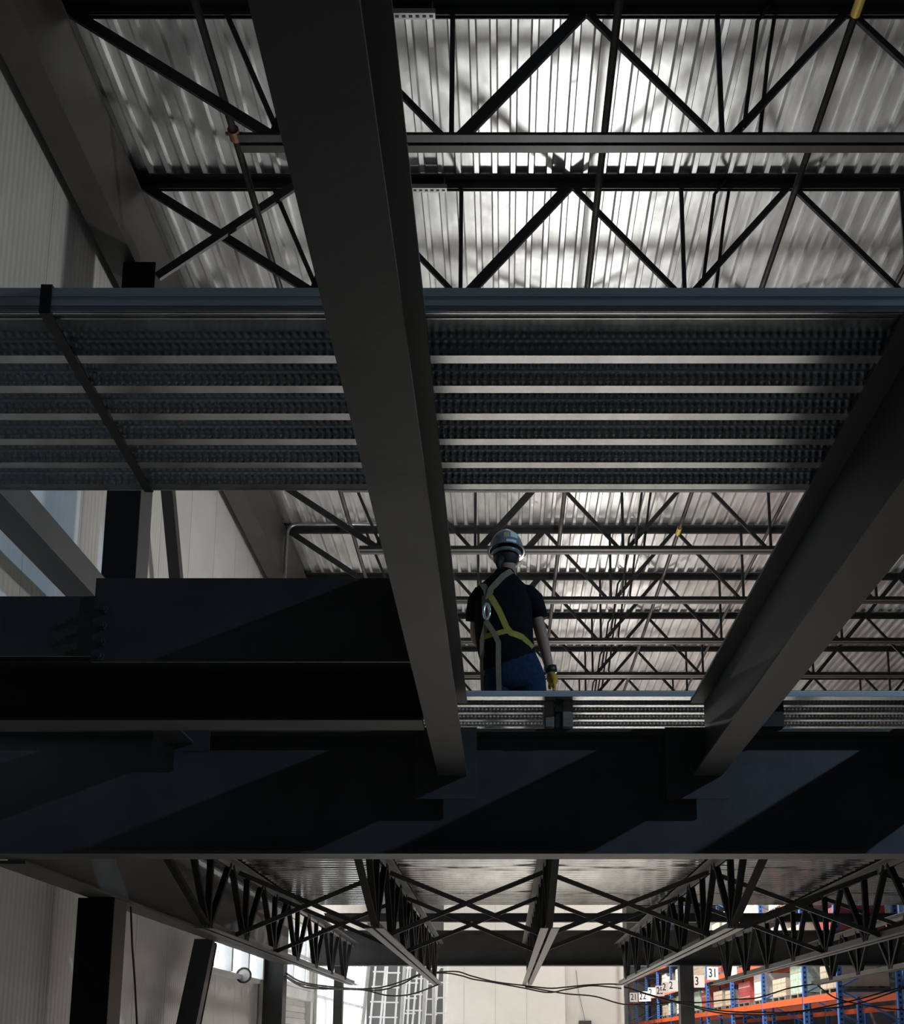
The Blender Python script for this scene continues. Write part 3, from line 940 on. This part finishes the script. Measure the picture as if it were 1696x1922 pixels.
SIGNS = [
    ('2', 5.75, 54.24, 3.534, 0.484, 0.53, 'number sign with a single 2, lowest and leftmost, half behind the 21 sign'),
    ('21', 5.75, 50.0, 3.571, 0.476, 0.572, 'white 21 sign, second from the left, overlapping the sign behind it'),
    ('2', 5.75, 46.7, 3.469, 0.465, 0.55, 'number sign with a single 2 just right of the 21 sign'),
    ('2', 5.75, 45.5, 3.434, 0.459, 0.539, 'number sign with a 2, fourth from the left'),
    ('2', 5.75, 43.68, 3.504, 0.454, 0.528, 'number sign with a 2, left neighbour of the 25 sign'),
    ('25', 5.75, 41.58, 3.471, 0.448, 0.516, 'white 25 sign in the middle of the rising row of signs'),
    ('2', 5.75, 39.92, 3.527, 0.443, 0.506, 'number sign with a 2, right neighbour of the 25 sign'),
    ('2', 5.75, 38.28, 3.501, 0.438, 0.497, 'number sign with a 2 nearest the far column, left of it'),
    ('3', 5.75, 33.15, 3.371, 0.423, 0.514, 'number sign with a single 3 just right of the far column'),
    ('31', 5.75, 30.99, 3.474, 0.416, 0.5, 'white 31 sign, highest, right of the far column'),
    ('3', 5.75, 28.5, 3.379, 0.412, 0.49, 'number sign with a 3, rightmost of the signs')]
for s in SIGNS:
    sign(*s)

# ================================================================== WORKER
def skin_mesh(name, verts, edges, radii, root, sub=2, mats=None):
    me = bpy.data.meshes.new(name)
    me.from_pydata(verts, edges, [])
    o = bpy.data.objects.new(name, me)
    COL.objects.link(o)
    md_ = o.modifiers.new('skin', 'SKIN')
    md_.use_smooth_shade = True
    sv = me.skin_vertices[0].data
    for i, r in enumerate(radii):
        sv[i].radius = r if isinstance(r, (tuple, list)) else (r, r)
        sv[i].use_root = (i == root)
    ms = o.modifiers.new('sub', 'SUBSURF')
    ms.levels = sub
    ms.render_levels = sub
    dg = bpy.context.evaluated_depsgraph_get()
    out = bpy.data.meshes.new_from_object(o.evaluated_get(dg))
    bpy.data.objects.remove(o, do_unlink=True)
    out.materials.clear()
    for m in (mats or []):
        out.materials.append(M[m])
    for p in out.polygons:
        p.use_smooth = True
        p.material_index = 0
    return out
WX, WY, WZ = 0.05, 7.62, 3.43
WZ = 3.382
wk = thing('person', 'worker in black t-shirt, jeans, white hard hat and yellow harness, seen from behind', 'person', (WX, WY, WZ))
# local coordinates: x right, y away from the viewer, z up from the deck
# one continuous body
V = [(0.02, 0, 0.93), (0.01, 0.0, 1.12), (0.0, 0.0, 1.30), (-0.01, 0.01, 1.43), (-0.02, 0.03, 1.53), (-0.03, 0.05, 1.63), (-0.03, 0.05, 1.74),
     (0.10, 0.01, 1.39), (0.155, 0.01, 1.31), (0.213, 0.02, 1.08), (0.265, 0.06, 0.86), (0.28, 0.07, 0.79),
     (-0.18, 0.02, 1.38), (-0.235, 0.03, 1.30), (-0.245, 0.12, 1.08), (-0.14, 0.33, 1.03), (-0.10, 0.38, 1.03),
     (0.12, 0.0, 0.84), (0.15, 0.02, 0.48), (0.16, 0.0, 0.10), (0.165, -0.0, 0.05), (0.17, 0.17, 0.04),
     (-0.07, 0.0, 0.84), (-0.10, 0.03, 0.48), (-0.11, 0.0, 0.10), (-0.115, 0.0, 0.05), (-0.12, 0.17, 0.04)]
E_ = [(0, 1), (1, 2), (2, 3), (3, 4), (4, 5), (5, 6), (3, 7), (7, 8), (8, 9), (9, 10), (10, 11), (3, 12), (12, 13), (13, 14), (14, 15), (15, 16),
      (0, 17), (17, 18), (18, 19), (19, 20), (20, 21), (0, 22), (22, 23), (23, 24), (24, 25), (25, 26)]
R = [(0.13, 0.10), (0.13, 0.09), (0.12, 0.08), (0.065, 0.06), 0.055, 0.078, 0.07,
     0.045, 0.048, 0.048, 0.036, 0.032, 0.045, 0.048, 0.048, 0.038, 0.032,
     0.09, 0.06, 0.045, 0.045, 0.035, 0.09, 0.06, 0.045, 0.045, 0.035]
body = link('body', skin_mesh('body', V, E_, R, 0, 2, ['skin']), wk)
# t-shirt and jeans: lofted tubes
def loft(rings, n=24, p=2.3, mb=None):
    mb = mb or MB()
    base = len(mb.v)
    for i, (cx, cy, cz, rx, ry) in enumerate(rings):
        a = Vector(rings[max(0, i - 1)][:3]); b = Vector(rings[min(len(rings) - 1, i + 1)][:3])
        d = (b - a).normalized()
        X = Vector((1, 0, 0)); X = (X - d * X.dot(d)).normalized(); Y = d.cross(X).normalized()
        for k in range(n):
            t = 2 * math.pi * k / n
            c_, s_ = math.cos(t), math.sin(t)
            u = math.copysign(abs(c_) ** (2 / p), c_) * rx
            v = math.copysign(abs(s_) ** (2 / p), s_) * ry
            mb.v.append(tuple(Vector((cx, cy, cz)) + X * u + Y * v))
    for i in range(len(rings) - 1):
        for k in range(n):
            k2 = (k + 1) % n
            mb.face([base + i * n + k, base + i * n + k2, base + (i + 1) * n + k2, base + (i + 1) * n + k])
    mb.face([base + k for k in range(n)])
    e = base + (len(rings) - 1) * n
    mb.face([e + k for k in reversed(range(n))])
    return mb
tm = loft([(-0.01, 0, 0.80, .185, .13), (-0.015, 0, 0.88, .195, .135), (-0.04, 0, 1.0, .20, .13), (-0.05, 0, 1.15, .205, .135), (-0.05, 0, 1.28, .205, .135),
           (-0.05, .01, 1.36, .20, .118), (-0.048, .015, 1.41, .185, .108), (-0.045, .02, 1.455, .135, .096), (-0.042, .025, 1.51, .082, .085), (-0.04, .03, 1.535, .07, .075)])
loft([(0.05, .01, 1.385, .06, .065), (0.115, .01, 1.36, .08, .08), (0.16, .01, 1.32, .075, .078), (0.185, .015, 1.25, .066, .07), (0.20, .015, 1.19, .064, .068)], 16, 2.0, tm)
loft([(-0.15, .01, 1.385, .06, .065), (-0.20, .015, 1.36, .075, .08), (-0.235, .03, 1.32, .07, .078), (-0.25, .05, 1.25, .064, .07), (-0.255, .075, 1.19, .062, .068)], 16, 2.0, tm)
shirt_me = tm.mesh('t_shirt', 'shirt')
for p_ in shirt_me.polygons: p_.use_smooth = True
shirt = link('t_shirt', shirt_me, wk)
jm = loft([(-0.005, 0, 0.96, .165, .11), (0.0, 0, 0.88, .185, .125), (0.02, 0, 0.78, .205, .14), (0.03, 0, 0.70, .215, .145), (0.03, 0, 0.66, .20, .13)])
loft([(0.12, 0, 0.74, .12, .135), (0.14, .005, 0.62, .11, .115), (0.15, .02, 0.48, .088, .09), (0.16, .01, 0.25, .08, .085), (0.165, 0, 0.06, .078, .082)], 18, 2.0, jm)
loft([(-0.07, 0, 0.74, .12, .135), (-0.085, .005, 0.62, .11, .115), (-0.10, .02, 0.48, .088, .09), (-0.11, .01, 0.25, .08, .085), (-0.115, 0, 0.06, .078, .082)], 18, 2.0, jm)
jeans_me = jm.mesh('jeans', 'jeans')
for p_ in jeans_me.polygons: p_.use_smooth = True
jeans = link('jeans', jeans_me, wk)
for s, x in ((0, 0.165), (1, -0.115)):
    build('boot', MB().tube([(x, -0.08, 0.05), (x, -0.02, 0.055), (x, 0.1, 0.05), (x + .005, 0.2, 0.04)], [0.045, 0.055, 0.055, 0.035], 12), 'boot', wk, smooth=True)
# hair tied at the neck
bm = bmesh.new()
bmesh.ops.create_uvsphere(bm, u_segments=20, v_segments=14, radius=1.0)
bmesh.ops.scale(bm, vec=(0.088, 0.098, 0.105), verts=bm.verts)
bmesh.ops.translate(bm, vec=(-0.03, 0.045, 1.67), verts=bm.verts)
me = bpy.data.meshes.new('hair'); bm.to_mesh(me); bm.free()
me.materials.append(M['hair'])
for p in me.polygons: p.use_smooth = True
hair = link('hair', me, wk)
build('hair_tail', MB().tube([(-0.07, -0.03, 1.62), (-0.085, -0.055, 1.57), (-0.08, -0.05, 1.52)], [0.03, 0.025, 0.01], 10), 'hair', hair, smooth=True)
# face: nose, ears (turned away from the viewer)
bm = bmesh.new()
for cx, cy, cz, sx, sy, sz in ((-0.03, 0.15, 1.655, 0.014, 0.022, 0.024), (0.052, 0.05, 1.655, 0.012, 0.022, 0.034), (-0.112, 0.05, 1.655, 0.012, 0.022, 0.034), (-0.03, 0.095, 1.655, 0.07, 0.062, 0.085)):
    r = bmesh.ops.create_uvsphere(bm, u_segments=12, v_segments=8, radius=1.0)
    bmesh.ops.scale(bm, vec=(sx, sy, sz), verts=r['verts'])
    bmesh.ops.translate(bm, vec=(cx, cy, cz), verts=r['verts'])
me = bpy.data.meshes.new('face'); bm.to_mesh(me); bm.free()
me.materials.append(M['skin'])
for p in me.polygons: p.use_smooth = True
link('face', me, wk)
# hard hat: shell, brim, ridge, ratchet band, stickers
HC = Vector((-0.03, 0.05, 1.715))
bm = bmesh.new()
bmesh.ops.create_uvsphere(bm, u_segments=32, v_segments=20, radius=1.0)
bmesh.ops.delete(bm, geom=[v for v in bm.verts if v.co.z < -0.02], context='VERTS')
for v in bm.verts:
    x, y, z = v.co
    rg = 1 + 0.05 * math.exp(-(x / 0.16) ** 2) * max(0, z)
    v.co = Vector((x * 0.121, y * 0.148, z * 0.148 * rg)) + HC
me = bpy.data.meshes.new('hard_hat'); bm.to_mesh(me); bm.free()
me.materials.append(M['helmet'])
for p in me.polygons: p.use_smooth = True
hat = link('hard_hat', me, wk)
ring = MB()
N = 36
for k in range(N):
    a = 2 * math.pi * k / N
    ca, sa = math.cos(a), math.sin(a)
    ext = 0.055 if sa > 0.2 else 0.016
    for rr, zz in ((1.0, 0.006), (1.0, -0.006)):
        ring.v.append((HC.x + ca * 0.119, HC.y + sa * 0.146, HC.z + zz))
    for zz in (-0.003, -0.010):
        ring.v.append((HC.x + ca * (0.119 + min(ext, 0.02)), HC.y + sa * (0.146 + ext), HC.z + zz))
for k in range(N):
    a = k * 4; b = ((k + 1) % N) * 4
    ring.face([a, b, b + 2, a + 2]); ring.face([a + 1, a + 3, b + 3, b + 1]); ring.face([a + 2, b + 2, b + 3, a + 3])
build('brim', ring, 'helmet', hat, smooth=True)
band = [(HC.x + 0.095 * math.cos(a), HC.y + 0.11 * math.sin(a) - 0.01, HC.z - 0.035) for a in [math.pi * (1.0 + k / 14) for k in range(15)]]
build('ratchet_band', MB().tube(band, 0.014, 8), 'helmet', hat, smooth=True)
hat_bvh = BVHTree.FromPolygons([v.co.copy() for v in hat.data.vertices], [list(p.vertices) for p in hat.data.polygons])
def patch(bvh, cx, cz, wd, ht, n=6):
    mb = MB()
    for j in range(n + 1):
        for i in range(n + 1):
            x = cx + (i / n - .5) * wd; z = cz + (j / n - .5) * ht
            h = bvh.ray_cast(Vector((x, -1.0, z)), Vector((0, 1, 0)))
            q = h[0] if h[0] is not None else Vector((x, 0, z))
            mb.v.append((q.x, q.y - 0.002, q.z))
    for j in range(n):
        for i in range(n):
            a = j * (n + 1) + i
            mb.face([a, a + 1, a + n + 2, a + n + 1])
    return mb
build('sticker', patch(hat_bvh, -0.028, HC.z + 0.062, 0.042, 0.045), 'sticker', hat, smooth=True)
build('sticker', patch(hat_bvh, 0.024, HC.z + 0.068, 0.05, 0.05), 'sticker2', hat, smooth=True)
build('sticker', patch(hat_bvh, 0.005, HC.z + 0.012, 0.07, 0.02), 'sticker2', hat, smooth=True)

# harness: webbing laid on the shirt and jeans
allv = []; allf = []
for me in (shirt_me, jeans_me, body.data):
    o0 = len(allv)
    allv += [v.co.copy() for v in me.vertices]
    allf += [[o0 + i for i in p.vertices] for p in me.polygons]
bvh = BVHTree.FromPolygons(allv, allf)
def webbing(parent, pts, wd, mm, off=0.006, name='strap'):
    P = []
    for i in range(len(pts) - 1):
        for k in range(8):
            f = k / 8
            P.append((pts[i][0] * (1 - f) + pts[i + 1][0] * f, pts[i][1] * (1 - f) + pts[i + 1][1] * f))
    P.append(pts[-1])
    ctr = []
    last = -0.14
    for x, z in P:
        h = bvh.ray_cast(Vector((x, -1.0, z)), Vector((0, 1, 0)))
        yy = h[0].y if h[0] is not None else last
        last = yy
        ctr.append([x, yy - off, z])
    for _ in range(3):
        for i in range(1, len(ctr) - 1):
            ctr[i][1] = min(ctr[i][1], (ctr[i - 1][1] + ctr[i + 1][1]) / 2)
    mb = MB()
    n = len(ctr)
    for i, p in enumerate(ctr):
        a = Vector(ctr[max(0, i - 1)]); b = Vector(ctr[min(n - 1, i + 1)])
        d = (b - a).normalized()
        s = d.cross(Vector((0, -1, 0))).normalized() * wd / 2
        c = Vector(p)
        for q in (c - s, c + s, c + s + Vector((0, 0.004, 0)), c - s + Vector((0, 0.004, 0))):
            mb.v.append(tuple(q))
    for i in range(n - 1):
        a = i * 4; b = a + 4
        for q in range(4):
            mb.face([a + q, a + (q + 1) % 4, b + (q + 1) % 4, b + q])
    mb.face([0, 1, 2, 3]); e = (n - 1) * 4
    mb.face([e + 3, e + 2, e + 1, e])
    return build(name, mb, mm, parent, smooth=False)
har = bpy.data.objects.new('harness', None)
COL.objects.link(har)
har.parent = wk
def wl_(px, pz):   # helper: body-local coordinates
    return (px - WX, pz - WZ)
webbing(har, [wl_(0.06, 4.90), wl_(0.00, 4.85), wl_(-0.085, 4.74), wl_(-0.105, 4.66)], 0.042, 'web_grey')
webbing(har, [wl_(-0.15, 4.80), wl_(-0.12, 4.74), wl_(-0.105, 4.66)], 0.042, 'web_grey')
webbing(har, [wl_(-0.09, 4.68), wl_(-0.03, 4.57), wl_(0.02, 4.45), wl_(0.05, 4.41), wl_(0.12, 4.39), wl_(0.20, 4.32)], 0.042, 'web_yellow')
webbing(har, [wl_(0.03, 4.425), wl_(-0.05, 4.405), wl_(-0.14, 4.39)], 0.036, 'web_yellow')
webbing(har, [wl_(-0.115, 4.62), wl_(-0.118, 4.48), wl_(-0.145, 4.37), wl_(-0.145, 4.2), wl_(-0.135, 3.98)], 0.036, 'web_grey', 0.012)
webbing(har, [wl_(-0.115, 4.49), wl_(-0.06, 4.40), wl_(-0.035, 4.34), wl_(-0.035, 4.2), wl_(-0.03, 3.98)], 0.036, 'web_grey', 0.012)
def on_body(x, z, off):
    h = bvh.ray_cast(Vector((x, -1, z)), Vector((0, 1, 0)))
    return Vector((x, (h[0].y if h[0] is not None else -0.14) - off, z))
c = on_body(*wl_(-0.115, 4.56), 0.03)
pts = []
for k in range(25):
    a = 2 * math.pi * k / 24
    pts.append((c.x + 0.020 * math.cos(a), c.y, c.z + 0.055 * math.sin(a) * (1 if abs(math.sin(a)) < .95 else .97)))
build('d_ring', MB().tube(pts, 0.010, 8), 'dring', har, smooth=True)
build('back_pad', patch(bvh, c.x, c.z + 0.09, 0.07, 0.09), 'web_grey', har)
# gloved right hand: palm and five fingers, one continuous mesh
wk.scale = (1.03, 1.03, 1.025)
H0 = Vector((0.282, 0.07, 0.82))
gv = [H0, H0 + Vector((0.010, 0.004, -0.05)), H0 + Vector((0.014, 0.006, -0.085))]
ge = [(0, 1), (1, 2)]
gr = [(0.04, 0.04), (0.05, 0.036), (0.048, 0.032)]
for i, (dy, ln) in enumerate(((-0.032, 0.052), (-0.011, 0.062), (0.011, 0.066), (0.032, 0.058))):
    b = len(gv)
    base = gv[2] + Vector((0.004, dy, -0.012))
    gv += [base, base + Vector((0.006, dy * .1, -ln * .5)), base + Vector((-0.006, dy * .15, -ln))]
    ge += [(2, b), (b, b + 1), (b + 1, b + 2)]
    gr += [0.0125, 0.0115, 0.0095]
b = len(gv)
gv += [gv[1] + Vector((-0.01, 0.045, 0.0)), gv[1] + Vector((-0.018, 0.062, -0.035)), gv[1] + Vector((-0.016, 0.060, -0.062))]
ge += [(1, b), (b, b + 1), (b + 1, b + 2)]
gr += [0.017, 0.014, 0.011]
gme = skin_mesh('glove', [tuple(v) for v in gv], ge, gr, 0, 2, ['glove'])
glove = link('glove', gme, wk)
build('cuff', MB().tube([H0 + Vector((-0.006, 0, 0.035)), H0 + Vector((0.002, 0, -0.01))], [0.045, 0.042], 14), 'strap', glove, smooth=True)
# left hand, held in front of the body
G0 = Vector((-0.10, 0.38, 1.03))
gv = [G0, G0 + Vector((0.03, 0.045, 0.0)), G0 + Vector((0.05, 0.075, 0.0))]
ge = [(0, 1), (1, 2)]
gr = [(0.034, 0.03), (0.042, 0.028), (0.04, 0.025)]
for i, (dz, ln) in enumerate(((-0.032, 0.05), (-0.011, 0.06), (0.011, 0.064), (0.032, 0.056))):
    b = len(gv)
    base = gv[2] + Vector((0.006, 0.010, dz))
    gv += [base, base + Vector((ln * .35, ln * .4, 0)), base + Vector((ln * .8, ln * .5, 0))]
    ge += [(2, b), (b, b + 1), (b + 1, b + 2)]
    gr += [0.0125, 0.0115, 0.0095]
b = len(gv)
gv += [gv[1] + Vector((0.02, 0.0, 0.04)), gv[1] + Vector((0.045, 0.02, 0.055)), gv[1] + Vector((0.065, 0.035, 0.055))]
ge += [(1, b), (b, b + 1), (b + 1, b + 2)]
gr += [0.017, 0.014, 0.011]
link('glove', skin_mesh('glove', [tuple(v) for v in gv], ge, gr, 0, 2, ['glove']), wk)
